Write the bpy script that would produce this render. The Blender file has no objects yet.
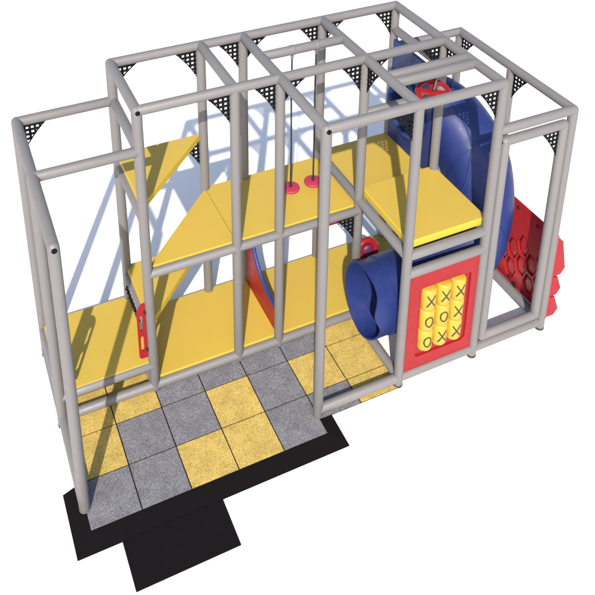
import bpy, bmesh, math, random
from mathutils import Vector, Matrix
random.seed(4)
sc = bpy.context.scene
C = sc.collection
R = math.radians
PI = math.pi

# ------------------------------------------------------------------ materials
def new_mat(name, col, rough=.5, spec=.5, coat=0.0):
    m = bpy.data.materials.new(name); m.use_nodes = True
    b = m.node_tree.nodes['Principled BSDF']
    b.inputs['Base Color'].default_value = (*col, 1)
    b.inputs['Roughness'].default_value = rough
    b.inputs['Specular IOR Level'].default_value = spec
    b.inputs['Coat Weight'].default_value = coat
    return m, m.node_tree, b

def vary(m, nt, b, col, amt=.08, scale=3.0, bump=0.0, bscale=120.0, rough=.5, ramt=.1):
    """soft mottling of colour and gloss, plus a fine grain bump"""
    N, L = nt.nodes, nt.links
    geo = N.new('ShaderNodeNewGeometry')
    n1 = N.new('ShaderNodeTexNoise'); n1.inputs['Scale'].default_value = scale; n1.inputs['Detail'].default_value = 6
    L.new(geo.outputs['Position'], n1.inputs['Vector'])
    mx = N.new('ShaderNodeMix'); mx.data_type = 'RGBA'
    mx.inputs[6].default_value = (*[c*(1-amt) for c in col], 1)
    mx.inputs[7].default_value = (*[min(1, c*(1+amt)) for c in col], 1)
    L.new(n1.outputs['Fac'], mx.inputs[0]); L.new(mx.outputs[2], b.inputs['Base Color'])
    mr = N.new('ShaderNodeMapRange'); mr.inputs['From Min'].default_value = .3; mr.inputs['From Max'].default_value = .7
    mr.inputs['To Min'].default_value = rough-ramt; mr.inputs['To Max'].default_value = rough+ramt
    n2 = N.new('ShaderNodeTexNoise'); n2.inputs['Scale'].default_value = scale*4; n2.inputs['Detail'].default_value = 4
    L.new(geo.outputs['Position'], n2.inputs['Vector']); L.new(n2.outputs['Fac'], mr.inputs['Value']); L.new(mr.outputs[0], b.inputs['Roughness'])
    if bump:
        n3 = N.new('ShaderNodeTexNoise'); n3.inputs['Scale'].default_value = bscale; n3.inputs['Detail'].default_value = 3
        L.new(geo.outputs['Position'], n3.inputs['Vector'])
        bp = N.new('ShaderNodeBump'); bp.inputs['Strength'].default_value = bump; bp.inputs['Distance'].default_value = .004
        L.new(n3.outputs['Fac'], bp.inputs['Height']); L.new(bp.outputs[0], b.inputs['Normal'])
    return m

def simple(name, col, rough=.5, amt=.06, scale=3., bump=.15, bscale=90., spec=.5, coat=0.):
    m, nt, b = new_mat(name, col, rough, spec, coat)
    return vary(m, nt, b, col, amt, scale, bump, bscale, rough, min(.1, rough*.3))

def speckled(name, base, dark, light, fd, fl):
    m, nt, b = new_mat(name, base, .85, .2)
    N, L = nt.nodes, nt.links
    geo = N.new('ShaderNodeNewGeometry')
    v = N.new('ShaderNodeTexVoronoi'); v.inputs['Scale'].default_value = 135; v.inputs['Randomness'].default_value = 1
    L.new(geo.outputs['Position'], v.inputs['Vector'])
    sep = N.new('ShaderNodeSeparateColor'); L.new(v.outputs['Color'], sep.inputs[0])
    rp = N.new('ShaderNodeValToRGB'); rp.color_ramp.interpolation = 'LINEAR'
    e = rp.color_ramp.elements
    e[0].position = fd; e[0].color = (*dark, 1); e[1].position = fl; e[1].color = (*light, 1)
    k = e.new(min(fd+.12, .5)); k.color = (*base, 1); k2 = e.new(max(fl-.2, .55)); k2.color = (*base, 1)
    L.new(sep.outputs[0], rp.inputs[0])
    n = N.new('ShaderNodeTexNoise'); n.inputs['Scale'].default_value = 5; n.inputs['Detail'].default_value = 8
    L.new(geo.outputs['Position'], n.inputs['Vector'])
    mr = N.new('ShaderNodeMapRange'); mr.inputs['From Min'].default_value = .3; mr.inputs['From Max'].default_value = .7
    mr.inputs['To Min'].default_value = .86; mr.inputs['To Max'].default_value = 1.14
    L.new(n.outputs['Fac'], mr.inputs['Value'])
    mx = N.new('ShaderNodeMix'); mx.data_type = 'RGBA'; mx.blend_type = 'MULTIPLY'; mx.inputs[0].default_value = 1
    L.new(rp.outputs[0], mx.inputs[6]); L.new(mr.outputs[0], mx.inputs[7]); L.new(mx.outputs[2], b.inputs['Base Color'])
    bp = N.new('ShaderNodeBump'); bp.inputs['Strength'].default_value = .5; bp.inputs['Distance'].default_value = .004
    L.new(sep.outputs[1], bp.inputs['Height']); L.new(bp.outputs[0], b.inputs['Normal'])
    return m

M = {}
M['tube'] = simple('grey_tube_cover', (.150, .147, .152), .52, .05, 2.2, .08, 200)
M['deck'] = simple('yellow_deck_vinyl', (.455, .324, .055), .42, .04, 1.6, .10, 60, spec=.3)
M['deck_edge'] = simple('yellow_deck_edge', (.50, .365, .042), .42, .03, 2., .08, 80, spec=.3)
M['red'] = simple('red_plastic', (.25, .009, .0135), .42, .06, 2.5, .08, 90, spec=.28)
M['darkred'] = simple('deep_red_plastic', (.33, .012, .018), .38, .10, 2.5, .10, 60)
M['blue'] = simple('blue_moulded_plastic', (.0130, .0255, .124), .47, .10, 2.0, .10, 40, spec=.3)
M['blue_trim'] = simple('bright_blue_trim', (.012, .028, .17), .5)
M['yellow'] = simple('yellow_plastic', (.43, .29, .028), .42, .05, 3., .06, 60)
M['black'] = simple('black_plastic', (.012, .012, .014), .5, .1)
M['purple'] = simple('purple_plastic', (.10, .012, .06), .5)
M['net'] = simple('black_net_cord', (.005, .005, .006), .8, .2, 20, spec=.12)
M['mat'] = simple('black_rubber', (.0050, .0040, .0050), .85, .12, 4., .25, 150, spec=.12)
M['ink'] = simple('dark_printed_mark', (.035, .03, .012), .5)
M['rope'] = simple('black_rope', (.012, .012, .014), .7, .2, 30)
M['disc'] = simple('raspberry_red_disc', (.36, .024, .058), .5, .06)
M['grey_tile'] = speckled('grey_speckled_rubber', (.150, .154, .176), (.085, .085, .098), (.26, .26, .28), .14, .95)
M['yellow_tile'] = speckled('yellow_speckled_rubber', (.46, .34, .090), (.24, .17, .052), (.56, .43, .15), .12, .96)
M['ground'] = simple('white_studio_floor', (.80, .80, .80), .7, .012, .6, .0, spec=.2)

# ------------------------------------------------------------------ helpers
def obj(name, bm, mat, parent=None, org=None, smooth=None, bevel=0):
    me = bpy.data.meshes.new(name)
    bmesh.ops.recalc_face_normals(bm, faces=bm.faces)
    if org is None: org = Vector((0, 0, 0))
    if parent is not None: org = parent_org(parent)
    bmesh.ops.translate(bm, verts=bm.verts, vec=-Vector(org))
    bm.to_mesh(me); bm.free()
    mats = mat if isinstance(mat, (list, tuple)) else [mat]
    for k in mats: me.materials.append(k)
    if smooth is not None:
        me.polygons.foreach_set('use_smooth', [True]*len(me.polygons))
        me.set_sharp_from_angle(angle=R(smooth))
    o = bpy.data.objects.new(name, me); C.objects.link(o)
    if bevel:
        bv = o.modifiers.new('bevel', 'BEVEL'); bv.width = bevel; bv.segments = 3; bv.limit_method = 'ANGLE'; bv.angle_limit = R(40)
        bv.harden_normals = False
    if parent is not None: o.parent = parent
    else: o.location = org
    return o

def parent_org(p):
    v = Vector((0, 0, 0))
    while p is not None:
        v += p.location; p = p.parent
    return v

def thing(name, label, cat, loc, group=None):
    o = bpy.data.objects.new(name, None); C.objects.link(o); o.location = loc
    o.empty_display_size = .1
    o['label'] = label; o['category'] = cat
    if group: o['group'] = group
    return o
def tag(o, label, cat, group=None):
    o['label'] = label; o['category'] = cat
    if group: o['group'] = group
    return o

def frame_of(d):
    d = d.normalized()
    up = Vector((0, 0, 1)) if abs(d.z) < .9 else Vector((0, 1, 0))
    s = d.cross(up).normalized(); u = s.cross(d).normalized()
    return s, u

def tube(bm, a, b, r, n=24, dome=(0, 0), bev=.008):
    """round bar from a to b; each end either a dome (1) or a slightly rounded flat end (0)"""
    a, b = Vector(a), Vector(b); d = (b-a).normalized(); s, u = frame_of(d)
    prof = []
    if dome[0]: prof += [(-r*math.cos(t), r*math.sin(t)) for t in [PI/2*k/6 for k in range(1, 7)]]
    else: prof += [(0, r-bev), (bev*.3, r-bev*.3), (bev, r)]
    L = (b-a).length; e = []
    if dome[1]: e = [(L+r*math.sin(t), r*math.cos(t)) for t in [PI/2*k/6 for k in range(0, 6)]]
    else: e = [(L-bev, r), (L-bev*.3, r-bev*.3), (L, r-bev)]
    prof += e
    rings = []
    for t, q in prof:
        rings.append([bm.verts.new(a+d*t+(s*math.cos(2*PI*k/n)+u*math.sin(2*PI*k/n))*q) for k in range(n)])
    for i in range(len(rings)-1):
        for k in range(n):
            bm.faces.new((rings[i][k], rings[i][(k+1) % n], rings[i+1][(k+1) % n], rings[i+1][k]))
    bm.faces.new(rings[0][::-1]); bm.faces.new(rings[-1])

def box(bm, x0, x1, y0, y1, z0, z1):
    v = [bm.verts.new(p) for p in [(x0,y0,z0),(x1,y0,z0),(x1,y1,z0),(x0,y1,z0),(x0,y0,z1),(x1,y0,z1),(x1,y1,z1),(x0,y1,z1)]]
    fs = [(0,3,2,1),(4,5,6,7),(0,1,5,4),(1,2,6,5),(2,3,7,6),(3,0,4,7)]
    return [bm.faces.new([v[i] for i in f]) for f in fs]

def prism(bm, pts, z0, z1):
    lo = [bm.verts.new((x, y, z0)) for x, y in pts]; hi = [bm.verts.new((x, y, z1)) for x, y in pts]
    n = len(pts)
    bm.faces.new(lo[::-1]); bm.faces.new(hi)
    for i in range(n): bm.faces.new((lo[i], lo[(i+1) % n], hi[(i+1) % n], hi[i]))

def bar(bm, a, b, w, t, nrm):
    """flat strap between two points, width w in plane, thickness t along nrm"""
    a, b, nrm = Vector(a), Vector(b), Vector(nrm).normalized()
    d = (b-a).normalized(); s = d.cross(nrm).normalized()*w/2; q = nrm*t/2
    v = [bm.verts.new(p+i*s+j*q) for p in (a, b) for i, j in ((-1,-1),(1,-1),(1,1),(-1,1))]
    for f in [(0,1,2,3),(7,6,5,4),(0,4,5,1),(1,5,6,2),(2,6,7,3),(3,7,4,0)]: bm.faces.new([v[i] for i in f])

def plate(bm, outline, holes, to3, nrm, t):
    """flat board with holes: 2-D outline + holes, filled and given thickness t along nrm"""
    nrm = Vector(nrm)
    edges = []
    for loop in [outline]+holes:
        vs = [bm.verts.new(to3(*p)) for p in loop]
        edges += [bm.edges.new((vs[i], vs[(i+1) % len(vs)])) for i in range(len(vs))]
    r = bmesh.ops.triangle_fill(bm, edges=edges, use_beauty=True, use_dissolve=False)
    faces = [g for g in r['geom'] if isinstance(g, bmesh.types.BMFace)]
    bmesh.ops.recalc_face_normals(bm, faces=faces)
    ex = bmesh.ops.extrude_face_region(bm, geom=faces)
    vs = [g for g in ex['geom'] if isinstance(g, bmesh.types.BMVert)]
    bmesh.ops.translate(bm, verts=vs, vec=nrm*t)

def sweep(bm, path, r, n=12, closed=False):
    """round cord along a path, its rings carried along without twisting"""
    m = len(path); path = [Vector(p) for p in path]; rings = []; s = None
    for i, p in enumerate(path):
        if closed: d = path[(i+1) % m]-path[i-1]
        else: d = path[min(i+1, m-1)]-path[max(i-1, 0)]
        d.normalize()
        if s is None: s, u = frame_of(d)
        else: s = (s-d*s.dot(d)).normalized(); u = s.cross(d).normalized()
        rings.append([bm.verts.new(p+(s*math.cos(2*PI*k/n)+u*math.sin(2*PI*k/n))*r) for k in range(n)])
    for i in range(m if closed else m-1):
        A, B = rings[i], rings[(i+1) % m]
        for k in range(n): bm.faces.new((A[k], A[(k+1) % n], B[(k+1) % n], B[k]))
    if not closed: bm.faces.new(rings[0][::-1]); bm.faces.new(rings[-1])

# ------------------------------------------------------------------ dimensions
D = 1.21
X0, X1, X2, XM, X3, X4, X5 = -1.220, 0.0, 1.21, 1.817, 3.026, 4.236, 5.444
Y1, Y2, Y3 = -1.215, 0.0, 1.21
H, HL, HR = 4.383, 3.834, 3.706
RP, RB = .0645, .0635
ZB = .134

# ------------------------------------------------------------------ setting
bm = bmesh.new()
s = 400
v = [bm.verts.new(p) for p in ((-s,-s,0),(s,-s,0),(s,s,0),(-s,s,0))]; bm.faces.new(v)
g = obj('ground', bm, M['ground']); g['kind'] = 'structure'

# ------------------------------------------------------------------ the play structure
PS = thing('play_structure', 'grey tube play frame with yellow decks, blue tube slide and red panels on white ground', 'play structure', (X0, Y1, 0))

def post(x, y, z0, z1, dome=1, foot=True):
    bm = bmesh.new()
    tube(bm, (x, y, z0 + (.03 if foot else 0)), (x, y, z1), RP, dome=(0, dome))
    p = obj('post', bm, M['tube'], PS, smooth=40)
    if foot:
        bm = bmesh.new(); tube(bm, (x, y, 0.003), (x, y, .034), RP+.004, bev=.006)
        obj('foot', bm, M['black'], p, smooth=40)
    return p
for x, y, h in [(X0,Y3,HL),(X0,Y2,HL-.002),(X0,Y1,HL),
                (X1,Y3,H),(X1,Y2,H),(X2,Y3,H-.002),(X2,Y2,H-.002),(XM,Y3,H-.002),(XM,Y2,H-.002),
                (X3,Y3,H-.002),(X3,Y2,H-.002),(X4,Y3,H),(X4,Y2,H-.002),
                (XM,Y1,H),(X3,Y1,H-.002),(X4,Y1,H),
                (X5,Y3,HR),(X5,Y2,HR-.002),(X5,Y1,HR)]:
    dm = 1
    plain = (y == Y2 and x in (X1, X2, XM, X3)) or (x, y) in ((X0, Y1), (XM, Y1))
    post(x-(.006 if (x, y) == (X0, Y2) else 0), y, (.024 if y == Y1 else .072) if plain else 0, h, dome=dm, foot=not plain)

def beam(a, b, dome=(0,0), name='beam'):
    bm = bmesh.new(); tube(bm, a, b, RB, dome=dome)
    return obj(name, bm, M['tube'], PS, smooth=40)
def plug(o, p, d):
    bm = bmesh.new(); p, d = Vector(p), Vector(d)
    tube(bm, p+d*.045, p+d*.071, .029, 16, bev=.005)
    obj('end_plug', bm, M['net'], o, smooth=40)
E_ = 0.0
# top level H
beam((X1,Y3,H),(X4,Y3,H),(1,1)); beam((X1,Y2,H),(X4,Y2,H)); beam((XM,Y1,H),(X4,Y1,H),(0,1))
plug(beam((X1,Y3,H),(X1,Y2-E_,H),(1,0)), (X1,Y2-E_,H), (0,-1,0))
beam((X2,Y3,H),(X2,Y2,H))
plug(beam((XM,Y3,H),(XM,Y1-E_,H)), (XM,Y1-E_,H), (0,-1,0))
beam((X3,Y3,H),(X3,Y1,H)); beam((X4,Y3,H),(X4,Y1,H),(1,1))
beam((XM,.590,H),(X3,.590,H))
beam((X3,-.500,H),(X4,-.500,H)); beam((X3,-.672,H),(X4,-.672,H))
# left bay HL
beam((X0,Y3,HL),(X1,Y3,HL),(1,0)); beam((X0,Y2,HL),(X1,Y2,HL)); beam((X1,Y3,HL),(X1,Y2,HL))
plug(beam((X0,Y3,HL),(X0,Y1-E_,HL),(1,0)), (X0,Y1-E_,HL), (0,-1,0))
# right bay HR
beam((X4,Y3,HR),(X5,Y3,HR),(0,1)); beam((X4,Y1,HR),(X5,Y1,HR),(0,1)); beam((X5,Y3,HR),(X5,Y1,HR),(1,1))
beam((X4,Y3,4.0),(X4,Y2,4.0)); beam((X3,Y2,3.565),(X4,Y2,3.565))
# deck level beams
beam((X1,Y3,2.85),(X1,Y2,2.85)); beam((X1,Y3,.985),(X1,Y2,.985))
beam((X1,Y2,1.998),(X3,Y2,1.998)); beam((X2,Y3,1.998),(X3,Y3,1.998)) 
beam((X3,Y3,2.178),(X3,Y1,2.178)); beam((X4,Y3,2.10),(X4,Y1,2.178)); beam((X3,Y1,2.178),(X4,Y1,2.178)); beam((X3,Y1,1.885),(X4,Y1,1.885))
beam((X3,Y3,2.098),(X4,Y3,2.098))
# floor beams
beam((X0,Y2,.489),(X1,Y2,.489)); beam((X0,Y3,.489),(X1,Y3,.489)); beam((X0,Y3,.489),(X0,Y2,.489)); beam((X1,Y3,.489),(X1,Y2,.489))
beam((X0,Y2,ZB),(X4,Y2,ZB)); beam((X0,Y3,ZB),(X5,Y3,ZB)); beam((X0,Y3,ZB),(X0,Y1,ZB)); beam((X3,Y3,ZB),(X3,Y1,ZB))
beam((XM,Y1,ZB),(X5,Y1,ZB)); beam((X5,Y3,ZB),(X5,Y1,ZB)); beam((X1,Y3,ZB),(X1,Y2,ZB))
# inner doorway frame at the right end
dx0, dx1, dz0, dz1, dy = X4+.135, X5-.130, ZB+.170, 3.520, Y1
b = beam((dx0,dy,dz1),(dx1,dy,dz1),(1,1),'doorway_bar'); plug(b, (dx0,dy,dz1), (-1,0,0))
beam((dx0,dy,dz0),(dx0,dy,dz1-.0005),(1,0),'doorway_bar'); beam((dx1,dy,dz0),(dx1,dy,dz1-.0005),(1,0),'doorway_bar'); beam((dx0,dy,dz0),(dx1,dy,dz0),(0,0),'doorway_bar')

# ---- decks
def deck(pts, top, th, bev=.005, label=None):
    bm = bmesh.new(); prism(bm, pts, top-th, top)
    bmesh.ops.recalc_face_normals(bm, faces=bm.faces)
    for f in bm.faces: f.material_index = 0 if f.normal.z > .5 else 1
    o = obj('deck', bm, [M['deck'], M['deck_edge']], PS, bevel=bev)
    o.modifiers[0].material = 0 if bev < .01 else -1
    if label: o['label'] = label
    return o
e = .03
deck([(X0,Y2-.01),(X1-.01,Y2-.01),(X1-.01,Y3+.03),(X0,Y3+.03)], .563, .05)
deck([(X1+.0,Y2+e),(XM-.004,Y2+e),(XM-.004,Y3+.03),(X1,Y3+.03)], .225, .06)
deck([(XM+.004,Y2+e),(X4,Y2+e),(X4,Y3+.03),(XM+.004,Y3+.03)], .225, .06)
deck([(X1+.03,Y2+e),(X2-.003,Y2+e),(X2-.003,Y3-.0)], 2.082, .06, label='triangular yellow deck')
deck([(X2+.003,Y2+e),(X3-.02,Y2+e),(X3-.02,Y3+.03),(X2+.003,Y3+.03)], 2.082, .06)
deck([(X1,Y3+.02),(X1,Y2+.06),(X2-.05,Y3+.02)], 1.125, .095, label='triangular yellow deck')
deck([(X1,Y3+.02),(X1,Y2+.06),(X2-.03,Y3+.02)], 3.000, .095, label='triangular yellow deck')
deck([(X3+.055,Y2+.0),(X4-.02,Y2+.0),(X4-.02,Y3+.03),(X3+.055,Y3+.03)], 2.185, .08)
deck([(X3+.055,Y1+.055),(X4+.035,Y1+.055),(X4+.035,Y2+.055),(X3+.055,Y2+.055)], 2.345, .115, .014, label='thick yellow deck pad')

# ---- corner nets
def net(corner, h, a=.43, b=.62, p=.80, pitch=.064, w=.031):
    """corner = joint of post and beam, h = horizontal unit direction of the beam"""
    cx = Vector(corner); h = Vector(h); zv = Vector((0,0,-1)); nrm = h.cross(zv)
    q0 = RP
    f = lambda x: b*max(0, 1-(x/a)**p)**(1/p) if x < a else 0
    g = lambda z: a*max(0, 1-(z/b)**p)**(1/p) if z < b else 0
    bm = bmesh.new()
    x = q0+.02
    while x < a:
        if f(x) > q0-.01: bar(bm, cx+h*x+zv*(q0-.015), cx+h*x+zv*f(x), w, .006, nrm)
        x += pitch
    z = q0+.02
    while z < b:
        if g(z) > q0-.01: bar(bm, cx+zv*z+h*(q0-.015), cx+zv*z+h*g(z), w, .008, nrm)
        z += pitch
    K = 14; pts = []
    for k in range(K+1):
        xx = q0-.03+(a-.03-q0+.03)*k/K
        pts.append(cx+h*xx+zv*max(f(xx), q0-.02))
    for k in range(K): bar(bm, pts[k], pts[k+1]+(pts[k+1]-pts[k])*.1, .013, .010, nrm)
    o = obj('corner_net', bm, M['net'], PS)
    return o
L_, Rr, F_ = (-1,0,0), (1,0,0), (0,-1,0)
for c, d in [((X0,Y3,HL),Rr),((X1,Y3,H),Rr),((X2,Y3,H),L_),((XM,Y3,H),L_),((XM,Y3,H),Rr),((X3,Y3,H),L_),((X3,Y3,H),Rr),((X4,Y3,H),L_),
             ((X2,Y2,H),L_),((XM,Y2,H),L_),((XM,Y2,H),Rr),((X3,Y2,H),L_),((X3,Y2,H),F_),((X3,Y2,H),Rr),((X4,Y2,H),L_),((X4,Y2,H),F_),
             ((X4,Y1,H),L_),((X3,Y1,H),L_),((X5,Y3,HR),F_),((X5,Y2,HR),F_),((X2,Y3,2.97),L_),((X3,Y2,1.998),L_)]:
    if d == Rr and c[0] != X0: net(c, d, .48, .46, .76)
    elif d == Rr: net(c, d, .43, .54, .85)
    else: net(c, d)
net((dx1,dy,dz1), L_)

# ---- lacing under the low side beam
bm = bmesh.new()
for k in range(7):
    y = .95-k*.085; z = .985
    sweep(bm, [(X1-.07,y,z+.02),(X1-.085,y+.01,z-.03),(X1-.05,y+.03,z-.085),(X1,y+.035,z-.10)], .011, 8)
sweep(bm, [(X1-.055,1.02-.03*k,.985-.095-.012*(k % 2)) for k in range(22)], .010, 8)
obj('lacing', bm, M['net'], PS, smooth=60)

# ---- handle boards by the step
def handle_board(xp, sgn):
    bm = bmesh.new()
    w, z0, z1 = .108, .665, 1.56; x0 = RP+.004
    out = [(x0, z0), (x0+w-.03, z0), (x0+w-.008, z0+.012), (x0+w, z0+.04)]
    out += [(x0+w*math.cos(t)*1.0, z1-.16+.16*math.sin(t)) for t in [PI/2*k/8 for k in range(0, 8)]] + [(x0, z1)] #
    def slot(za, zb):
        c = x0+w*.54; hw = w*.20
        return [(c-hw, za+.03), (c, za), (c+hw, za+.03), (c+hw, zb-.03), (c, zb), (c-hw, zb-.03)]
    holes = [slot(z0+.12, z0+.38), slot(z0+.46, z0+.72)]
    plate(bm, out, holes, lambda a, b: (xp+sgn*a, Y2-.012, b), (0,1,0), .024)
    p = obj('handle_board', bm, M['red'], PS)
    for z in (.80, 1.42):
        bm = bmesh.new(); box(bm, xp+min(sgn*.050, sgn*.088), xp+max(sgn*.055, sgn*.088), Y2-.030, Y2+.022, z-.022, z+.022)
        obj('bracket', bm, M['black'], p, bevel=.004)
handle_board(X0, 1); handle_board(X1, -1)

# ---- crawl-through board between the floor decks (round opening edged in blue)
cy, cz, cr = .20, 1.42, .77
pts = []
for k in range(25):
    t = -PI/2 - .10 + (PI/2+.10)*k/24
    yy, zz = cy+cr*math.cos(t), cz+cr*math.sin(t)
    if yy > Y2+.075: pts.append((yy, zz))
out = [(Y2+.075, .228), (Y3-.07, .228), (Y3-.07, 1.93), (pts[-1][0], 1.93)]+pts[::-1]+[(Y2+.075, pts[0][1])]
bm = bmesh.new(); plate(bm, out, [], lambda a, b: (XM-.02, a, b), (1,0,0), .04)
cp = obj('crawl_board', bm, M['red'], PS, bevel=.004)
bm = bmesh.new(); sweep(bm, [(XM, a, b) for a, b in [(Y2+.075, pts[0][1])]+pts+[(pts[-1][0], 1.92)]], .028, 10)
obj('edge_trim', bm, M['blue_trim'], cp, smooth=60)

# ---- red padded strip under the middle beam
bm = bmesh.new(); box(bm, 2.52, 3.16, .075, .125, 1.80, 1.93); obj('padded_strip', bm, M['red'], PS, bevel=.012)

# ---- noughts and crosses panel
px0, px1, pz0, pz1, py = X3+.066, X4-.066, ZB+.066, 1.885-.066, Y1-.02
ox0, ox1, oz0, oz1 = 3.30, 3.995, .50, 1.545
def rrect(a0, a1, b0, b1, r, n=6):
    o = []
    for cx_, cz_, t0 in ((a1-r,b1-r,0),(a0+r,b1-r,PI/2),(a0+r,b0+r,PI),(a1-r,b0+r,3*PI/2)):
        o += [(cx_+r*math.cos(t0+PI/2*k/n), cz_+r*math.sin(t0+PI/2*k/n)) for k in range(n+1)]
    return o
bm = bmesh.new(); plate(bm, [(px0,pz0),(px1,pz0),(px1,pz1),(px0,pz1)], [rrect(ox0-.045,ox1+.065,oz0-.10,oz1+.035,.06)], lambda a, b: (a, py, b), (0,1,0), .045)
gp = obj('game_panel', bm, M['red'], PS, bevel=.006)
bm = bmesh.new(); plate(bm, rrect(ox0-.05,ox1+.07,oz0-.105,oz1+.04,.06), [rrect(ox0-.006,ox1+.006,oz0-.006,oz1+.006,.05)], lambda a, b: (a, py+.026, b), (0,1,0), .016); obj('inner_frame', bm, M['red'], gp)
bm = bmesh.new(); box(bm, ox0-.03, ox1+.03, py+.20, py+.215, oz0-.03, oz1+.03)
for q in ((ox0-.03, ox0-.015), (ox1+.015, ox1+.03)): box(bm, q[0], q[1], py+.046, py+.199, oz0-.03, oz1+.03)
obj('recess_box', bm, M['red'], gp)
marks = ['XXX', 'OOX', 'OXX']
cw = (ox1-ox0)/3; ch = (oz1-oz0)/3
for r_ in range(3):
    for c_ in range(3):
        x = ox0+cw*(c_+.5); zc = oz1-ch*(r_+.5); yc = py+.045; rr = cw*.475
        bm = bmesh.new(); tube(bm, (x, yc, zc-ch*.485), (x, yc, zc+ch*.485), rr, 32, bev=.028)
        cyl = obj('cylinder', bm, M['yellow'], gp, smooth=50)
        bm = bmesh.new(); ph = R(-90-9)
        def on(u, w_): 
            t = ph+u/rr
            return (x+(rr+.001)*math.cos(t), yc+(rr+.001)*math.sin(t), zc+w_)
        if marks[r_][c_] == 'X':
            for s_ in (1, -1): sweep(bm, [on(-.056+.112*k/10, s_*(-.088+.176*k/10)) for k in range(11)], .010, 6)
        else:
            sweep(bm, [on(.050*math.cos(2*PI*k/28), .080*math.sin(2*PI*k/28)) for k in range(28)], .010, 6, closed=True)
        obj('cross_mark' if marks[r_][c_] == 'X' else 'nought_mark', bm, M['ink'], cyl, smooth=60)
bm = bmesh.new(); 
for x in (ox0+cw*.5, ox0+cw*1.5, ox0+cw*2.5): tube(bm, (x, py+.05, oz0-.02), (x, py+.05, oz1+.02), .014, 10)
obj('axle', bm, M['black'], gp, smooth=40)

# ---- red climbing wall of hexagonal cups outside the right end
CW_X = X5+.085
hr, hh = .137, .185
hexes = []
cols = [(-.205+.015-.2055*k) for k in range(5)]
wall_y0, wall_y1, wz0, wz1 = -1.225, .02, .14, 1.635
for k, y in enumerate(cols):
    if y-hr < wall_y0+.0: continue
    base = .776 if k % 2 == 1 else .97
    z = base
    zs = [z-.37*2, z-.37, z, z+.37]
    for z in zs:
        if z-hh > wz0-.0 and z+hh < 1.24: hexes.append((y, z))
def hexpts(y, z, s=1.0, dz=0): return [(y+hr*s*math.cos(t)*1.0, z+dz+hh*1.155*s*math.sin(t)) for t in [PI/3*k for k in range(6)]]
bm = bmesh.new()
plate(bm, [(wall_y0,wz0),(wall_y1,wz0),(wall_y1,wz1),(wall_y0,wz1)], [hexpts(y, z, .90) for y, z in hexes], lambda a, b: (CW_X, a, b), (1,0,0), .02)
cwall = obj('climbing_wall', bm, M['darkred'], PS)
for y, z in hexes:
    bm = bmesh.new()
    loops = []
    for s_, d, dz in ((.90, .021, 0), (.90, .08, 0), (.80, .10, -.01), (.50, .11, -.01), (.48, .012, -.0), (.70, .022, -.0), (.78, .040, 0), (.82, .082, 0)):
        loops.append([bm.verts.new((CW_X+d, a, b)) for a, b in hexpts(y, z, s_*1.0, dz)])
    for i in (0,1,2,4,5,6):
        for k in range(6): bm.faces.new((loops[i][k], loops[i][(k+1)%6], loops[i+1][(k+1)%6], loops[i+1][k]))
    for k in range(6): bm.faces.new((loops[7][k], loops[7][(k+1)%6], loops[1][(k+1)%6], loops[1][k]))
    bm.faces.new(loops[3][::-1]); bm.faces.new(loops[4])
    obj('cup', bm, M['darkred'], cwall, bevel=.010)
# stepped hand holds along the near edge of the wall
for zt, zb, xo in ((1.60, .90, .29), (.895, .535, .27), (.530, .150, .28)):
    bm = bmesh.new()
    prof = [(CW_X+.021, zt), (CW_X+.12, zt-.10 if zt > 1 else zt-.02), (CW_X+xo-.06, zb+.10), (CW_X+xo-.13, zb), (CW_X+.021, zb+.004)]
    lo = [bm.verts.new((a, wall_y0-.0, b)) for a, b in prof]; hi = [bm.verts.new((a, wall_y0+.20, b)) for a, b in prof]
    bm.faces.new(lo); bm.faces.new(hi[::-1])
    for i in range(5): bm.faces.new((lo[i], hi[i], hi[(i+1)%5], lo[(i+1)%5]))
    obj('side_step', bm, M['red'], cwall, bevel=.014)
for y, z in ((-.42,1.54),(-.83,1.50),(-1.2,1.5),(-.42,.25),(-1.10,.22)):
    bm = bmesh.new(); tube(bm, (CW_X-.016,y,z), (CW_X+.002,y,z), .028, 12, bev=.004); obj('bolt', bm, M['black'], cwall, smooth=40)
for y in (-.55, -1.05):
    bm = bmesh.new(); box(bm, X5+.05, CW_X-.002, y-.02, y+.02, ZB-.02, ZB+.10)
    obj('clamp', bm, M['black'], cwall, smooth=40)

# ---- blue tube slide
def catmull(P, n):
    P = [Vector(p) for p in P]; P = [P[0]*2-P[1]]+P+[P[-1]*2-P[-2]]; out = []
    for i in range(1, len(P)-2):
        for k in range(n):
            t = k/n; a, b, c, d = P[i-1:i+3]
            out.append(.5*((2*b)+(-a+c)*t+(2*a-5*b+4*c-d)*t*t+(-a+3*b-3*c+d)*t**3))
    out.append(P[-2]); return out
# x, y, z, half width, half height
KEY = [(4.222,.70,2.93,.44,.44),(4.50,.68,2.93,.47,.48),(4.76,.50,2.76,.48,.53),(4.92,.18,2.44,.48,.56),(4.94,-.14,2.06,.47,.60),(4.78,-.44,1.66,.46,.58),
       (4.45,-.60,1.33,.46,.54),(4.00,-.64,1.16,.45,.52),(3.55,-.64,1.08,.44,.52),(3.15,-.64,1.04,.44,.54)]
path = catmull([k[:3] for k in KEY], 10); dims = catmull([(k[3], k[4], 0) for k in KEY], 10)
NS = 48
def section(p, d, a, b, skew=0):
    d = Vector((d.x, d.y, d.z*.35)).normalized(); s_ = d.cross(Vector((0,0,1))).normalized(); u_ = s_.cross(d).normalized()
    pw = 2/2.35
    o = []
    for k in range(NS):
        t = 2*PI*k/NS; c, sn = math.cos(t), math.sin(t)
        cc = math.copysign(abs(c)**pw, c); ss = math.copysign(abs(sn)**pw, sn)
        o.append(p+s_*a*cc+u_*b*ss)
    return o
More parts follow.
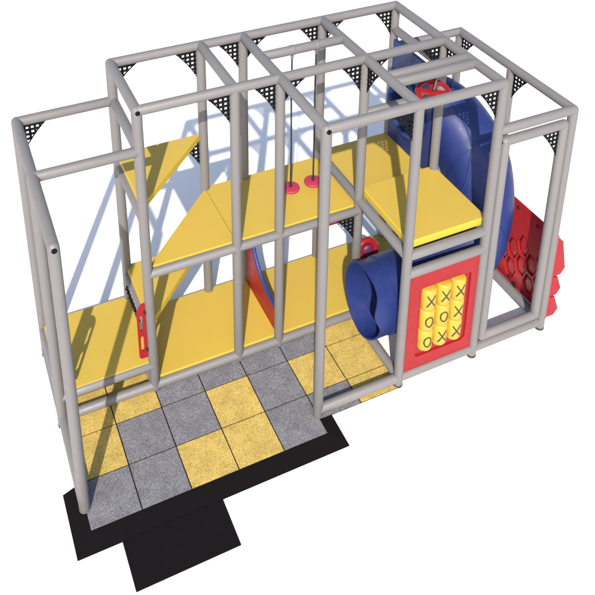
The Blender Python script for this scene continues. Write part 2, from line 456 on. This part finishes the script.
def shell(bm, path, dims, th, i0, i1):
    rings = []
    for i in range(i0, i1+1):
        d = path[min(i+1, len(path)-1)]-path[max(i-1, 0)]
        rings.append((section(path[i], d, dims[i].x, dims[i].y), section(path[i], d, dims[i].x-th, dims[i].y-th)))
    O = [[bm.verts.new(v) for v in r[0]] for r in rings]; I = [[bm.verts.new(v) for v in r[1]] for r in rings]
    n = NS
    for j in range(len(rings)-1):
        for k in range(n):
            bm.faces.new((O[j][k], O[j][(k+1)%n], O[j+1][(k+1)%n], O[j+1][k]))
            bm.faces.new((I[j][k], I[j+1][k], I[j+1][(k+1)%n], I[j][(k+1)%n]))
    for j in (0, len(rings)-1):
        for k in range(n): bm.faces.new((O[j][k], O[j][(k+1)%n], I[j][(k+1)%n], I[j][k]))
SL = bpy.data.objects.new('tube_slide', None); C.objects.link(SL); SL.parent = PS
SL.location = Vector((4.3, 0, 0))-parent_org(PS)
seg = [0, 18, 36, 54, 72, len(path)-1]
for i in range(len(seg)-1):
    bm = bmesh.new(); shell(bm, path, dims, .022, seg[i], seg[i+1])
    obj('slide_section', bm, M['blue'], SL, smooth=50)
# bolted joint rings between the sections
for i in seg[1:-1]:
    bm = bmesh.new()
    P2 = [path[i]-(path[i+1]-path[i]).normalized()*.012, path[i]+(path[i+1]-path[i]).normalized()*.012]
    d = path[i+1]-path[i-1]
    a, b2 = dims[i].x, dims[i].y
    A = section(P2[0], d, a+.016, b2+.016); B = section(P2[1], d, a+.016, b2+.016); A2 = section(P2[0], d, a-.03, b2-.03); B2 = section(P2[1], d, a-.03, b2-.03)
    V = [[bm.verts.new(v) for v in q] for q in (A, B, B2, A2)]
    for r_ in range(4):
        for k in range(NS): bm.faces.new((V[r_][k], V[r_][(k+1)%NS], V[(r_+1)%4][(k+1)%NS], V[(r_+1)%4][k]))
    obj('joint_ring', bm, M['blue'], SL, smooth=40)
# raised seam running along the top shoulder of the tube
bm = bmesh.new(); pr = []
for i in range(2, 66):
    d = path[min(i+1, len(path)-1)]-path[i-1]
    S = section(path[i], d, dims[i].x+.004, dims[i].y+.004); k = int(NS*.18)
    pr.append(S[k])
sweep(bm, pr, .016, 8); obj('seam', bm, M['blue'], SL, smooth=60)
# flared exit hood, open end facing left with a wavy rim
ex = path[-1]
bm = bmesh.new(); O, I = [], []
for (dx, a, b_, dz) in ((0,.44,.54,0),(-.005,.47,.565,0),(-.12,.47,.565,0),(-.125,.445,.555,0),(-.30,.44,.565,.0),(-.40,.445,.575,.01)):
    sa, sb = [], []
    for k in range(NS):
        t = 2*PI*k/NS; c, sn = math.cos(t), math.sin(t); pw = 1
        cc = math.copysign(abs(c)**pw, c); ss = math.copysign(abs(sn)**pw, sn)
        wv = 0
        if dx < -.3: wv = max(0, -cc)**1.5*(.07-.125*math.exp(-((ss-.22)/.36)**2))*((-dx-.2)/.2)
        for lst, q in ((sa, 0), (sb, .022)): lst.append((ex.x+dx+wv, ex.y+cc*(a-q), ex.z+dz+ss*(b_-q)))
    O.append([bm.verts.new(v) for v in sa]); I.append([bm.verts.new(v) for v in sb])
for j in range(len(O)-1):
    for k in range(NS):
        bm.faces.new((O[j][k], O[j][(k+1)%NS], O[j+1][(k+1)%NS], O[j+1][k])); bm.faces.new((I[j][k], I[j+1][k], I[j+1][(k+1)%NS], I[j][(k+1)%NS]))
for j in (0, len(O)-1):
    for k in range(NS): bm.faces.new((O[j][k], O[j][(k+1)%NS], I[j][(k+1)%NS], I[j][k]))
obj('exit_hood', bm, M['blue'], SL, smooth=50)
# entry board with round opening
bm = bmesh.new()
out = rrect(.115, 1.275, 2.195, 3.86, .05, 4)
hole = [(.70+.40*math.cos(t), 2.93+.40*math.sin(t)) for t in [2*PI*k/40 for k in range(40)]]
plate(bm, out, [hole], lambda a, b: (X4-.035, a, b), (1,0,0), .045)
eb = obj('entry_board', bm, M['blue'], SL, bevel=.008)
bm = bmesh.new(); sweep(bm, [(X4-.045, .70+.44*math.cos(t), 2.93+.44*math.sin(t)) for t in [2*PI*k/48 for k in range(48)]], .045, 12, closed=True)
obj('entry_ring', bm, M['blue'], eb, smooth=60)
# red bumper ring behind the slide exit
bm = bmesh.new(); c = Vector((3.40, .30, .93))
rd = [c+Vector((.135*math.cos(t), .05*math.sin(t), .135*math.sin(t))) for t in [2*PI*k/32 for k in range(32)]]
sweep(bm, rd, .05, 12, closed=True)
br = obj('bumper_ring', bm, M['red'], PS, smooth=60)
bm = bmesh.new(); bmesh.ops.create_uvsphere(bm, u_segments=24, v_segments=12, radius=.10, matrix=Matrix.Translation(c) @ Matrix.Diagonal((1, .6, 1, 1))); obj('hub', bm, M['purple'], br, smooth=60)
bm = bmesh.new(); tube(bm, c-Vector((0,0,.12)), (c.x, c.y, .226), .025, 12); obj('bracket', bm, M['black'], br, smooth=40)

# ------------------------------------------------------------------ steering wheel hung under the double beams
wc = Vector((3.745, -.50, 3.985)); tilt = Matrix.Rotation(R(14), 4, 'X') @ Matrix.Rotation(R(-6), 4, 'Y')
W = thing('steering_wheel', 'red four-spoke steering wheel hung flat under the paired top bars near the slide', 'steering wheel', wc)
def wpt(a, b, c_=0): return wc + tilt @ Vector((a, b, c_))
bm = bmesh.new(); sweep(bm, [wpt(.20*math.cos(t), .20*math.sin(t)) for t in [2*PI*k/40 for k in range(40)]], .031, 12, closed=True); obj('rim', bm, M['red'], W, smooth=60)
for k in range(4):
    t = PI/4+PI/2*k+.25
    bm = bmesh.new(); bar(bm, wpt(.03*math.cos(t), .03*math.sin(t), .0), wpt(.19*math.cos(t), .19*math.sin(t), .0), .085, .024, tilt @ Vector((0,0,1))); obj('spoke', bm, M['red'], W, bevel=.006)
bm = bmesh.new(); tube(bm, wpt(0,0,-.03), wpt(0,0,.035), .06, 20, bev=.006); hb = obj('hub', bm, M['red'], W, smooth=40)
bm = bmesh.new(); tube(bm, wpt(0,0,.03), wpt(0,0,.045), .028, 16, bev=.003); obj('hub_cap', bm, M['black'], hb, smooth=40)
bm = bmesh.new(); sweep(bm, [wpt(0,0,.03), (3.745,-.54,4.16), (3.745,-.586,4.30), (3.745,-.586,4.40)], .010, 10)
obj('hanger', bm, M['tube'], W, smooth=60)

# ------------------------------------------------------------------ hanging disc seats
def disc_swing():
    t = thing('disc_swing', 'red disc on a black rope, the left one of the hanging pair', 'disc swing', (2.262, .590, 2.20), 'red discs hung on ropes over the middle deck')
    x, y, z = t.location
    bm = bmesh.new(); tube(bm, (x, y, z-.014), (x, y, z+.018), .128, 40, bev=.010); obj('disc', bm, M['disc'], t, smooth=50)
    bm = bmesh.new(); sweep(bm, [(x, y, z-.045), (x+.003, y, z+.7), (x-.003, y+.002, z+1.4), (x, y, H-.12)], .0115, 10); obj('rope', bm, M['rope'], t, smooth=60)
    bm = bmesh.new(); tube(bm, (x, y, z+.024), (x, y, z+.075), .022, 12, bev=.004); obj('knot', bm, M['rope'], t, smooth=50)
    bm = bmesh.new(); bmesh.ops.create_uvsphere(bm, u_segments=12, v_segments=8, radius=.028, matrix=Matrix.Translation((x, y, z-.05))); obj('knot', bm, M['rope'], t, smooth=60)
    bm = bmesh.new(); tube(bm, (x-.025, y, H), (x+.025, y, H), RB+.006, 24, bev=.003); tube(bm, (x, y, H-.13), (x, y, H-.06), .02, 12); obj('strap', bm, M['tube'], t, smooth=40)
    return t
s1 = disc_swing()
s2 = s1.copy(); C.objects.link(s2); s2.location = (2.615, .590, 2.20); s2['label'] = 'red disc on a black rope, the right one of the hanging pair'
for ch in list(s1.children):
    c_ = ch.copy(); C.objects.link(c_); c_.parent = s2

# ------------------------------------------------------------------ rubber tiles and black edging
T = .6069; TX, TY = -1.2136, -1.4908
rows = ['GGYYGGY', 'YGGYGYY', 'YYGGGGY', 'YYGYGGY']
rown = ['front row', 'second row from the front', 'third row from the front', 'back row beside the floor deck']
num = ['first', 'second', 'third', 'fourth', 'fifth', 'sixth', 'seventh']
def tile_mesh(w, d, mat, name):
    bm = bmesh.new(); g_ = .0068; box(bm, g_, w-g_, g_, d-g_, .012, .022)
    me = bpy.data.meshes.new(name); 
    bmesh.ops.bevel(bm, geom=[e_ for e_ in bm.edges if all(v_.co.z > .02 for v_ in e_.verts)], offset=.003, segments=2, affect='EDGES')
    bmesh.ops.recalc_face_normals(bm, faces=bm.faces); bm.to_mesh(me); bm.free(); me.materials.append(mat); return me
full = {'G': tile_mesh(T, T, M['grey_tile'], 'grey_tile'), 'Y': tile_mesh(T, T, M['yellow_tile'], 'yellow_tile')}
CL = .215
cut = {'G': tile_mesh(T, T-CL, M['grey_tile'], 'cut_grey_tile'), 'Y': tile_mesh(T, T-CL, M['yellow_tile'], 'cut_yellow_tile')}
last = {3: .36}
for j, row in enumerate(rows):
    for i, ch in enumerate(row):
        if j == 3 and i > 1: continue
        clip = (j == 0 and i > 4)
        o = bpy.data.objects.new('rubber_tile', (cut if clip else full)[ch]); C.objects.link(o)
        o.location = (TX+i*T, TY+j*T+(CL if clip else 0), 0)
        cname = 'grey' if ch == 'G' else 'yellow'
        if clip: lab = 'narrow %s speckled rubber tile along the front floor bar, %s' % (cname, 'left of the two' if i == 5 else 'right of the two')
        elif j == 3: lab = 'yellow speckled rubber tile beneath the low left deck, %s' % ('left of the two' if i == 0 else 'right of the two')
        else: lab = '%s speckled rubber tile, %s from the left in the %s' % (cname, num[i], rown[j])
        tag(o, lab, 'rubber tile', 'speckled rubber floor tiles')
# black ramped edging (with the underlay the joints show)
A = (-1.420, -.935); Bp = (-1.417, -1.745); Cp = (1.992, -1.745); Dp = (1.994, -1.250)
a = (TX, -.885); bq = (TX, TY); cq = (TX+5*T, TY); dq = (TX+5*T, -1.262)
ED = thing('rubber_edging', 'black sloped rubber edging around the left, front and right of the tiles', 'rubber edging', (-1.417, -1.745, 0))
bm = bmesh.new()
def rampq(bm, o1, o2, i2, i1):
    zo, zi = .0045, .019
    v = [bm.verts.new((*o1, zo)), bm.verts.new((*o2, zo)), bm.verts.new((*i2, zi)), bm.verts.new((*i1, zi))]
    w = [bm.verts.new((*p, .001)) for p in (o1, o2, i2, i1)]
    bm.faces.new(v); bm.faces.new(w[::-1])
    for k in range(4): bm.faces.new((v[k], w[k], w[(k+1)%4], v[(k+1)%4]))
rampq(bm, A, Bp, bq, a); rampq(bm, Bp, Cp, cq, bq); rampq(bm, Cp, Dp, dq, cq)
obj('ramp', bm, M['mat'], ED)
bm = bmesh.new(); box(bm, TX+.002, TX+7*T, TY+.22, TY+3*T, .001, .013); box(bm, TX+.002, TX+5*T-.002, TY+.002, TY+.218, .001, .013); box(bm, TX+.002, TX+2*T, TY+3*T+.002, TY+4*T, .001, .013)
obj('underlay', bm, M['mat'], ED)
bm = bmesh.new(); box(bm, -.913, .292, -2.313, -1.747, .001, .0125)
em = obj('entry_mat', bm, M['mat'], org=Vector((-.913, -2.313, 0)), bevel=.003)
tag(em, 'black rectangular rubber mat on the white floor in front of the edging', 'mat')

# ------------------------------------------------------------------ light
w = bpy.data.worlds.new('World'); sc.world = w; w.use_nodes = True
nt = w.node_tree; bg = nt.nodes['Background']
sky = nt.nodes.new('ShaderNodeTexSky'); sky.sky_type = 'NISHITA'; sky.sun_disc = False
ELEV = 39.3
sky.sun_elevation = R(ELEV); sky.sun_rotation = R(207.8)
nt.links.new(sky.outputs[0], bg.inputs[0]); bg.inputs[1].default_value = .15; sky.dust_density = 1.8; sky.ozone_density = .8
ld = bpy.data.lights.new('sun', 'SUN'); ld.energy = 5.0; ld.angle = R(.7); ld.color = (1, .90, .78)
lo = bpy.data.objects.new('sun', ld); C.objects.link(lo)
dirv = Vector((.466*math.cos(R(ELEV)), .885*math.cos(R(ELEV)), -math.sin(R(ELEV))))
lo.rotation_euler = dirv.to_track_quat('-Z', 'Y').to_euler(); lo.location = (-6, -10, 12)

# ------------------------------------------------------------------ camera
cd = bpy.data.cameras.new('camera'); cam = bpy.data.objects.new('camera', cd); C.objects.link(cam)
cam.location = (-1.94155, -8.04745, 9.57089)
Rm = Matrix.Rotation(-.4139876, 3, 'Z') @ Matrix.Rotation(.00244885, 3, 'Y') @ Matrix.Rotation(1.1898995, 3, 'X')
cam.rotation_euler = Rm.to_euler()
cd.sensor_width = 36; cd.lens = 829.5268/595*36
cd.shift_x = (297.5-262.6025)/595; cd.shift_y = (-45.4171-297.5)/595
cd.clip_end = 2000; cd.clip_start = .1
sc.camera = cam
sc.render.resolution_x = sc.render.resolution_y = 1024
sc.view_settings.view_transform = 'Standard'; sc.view_settings.look = 'None'
sc.view_settings.exposure = .36; sc.view_settings.gamma = 1
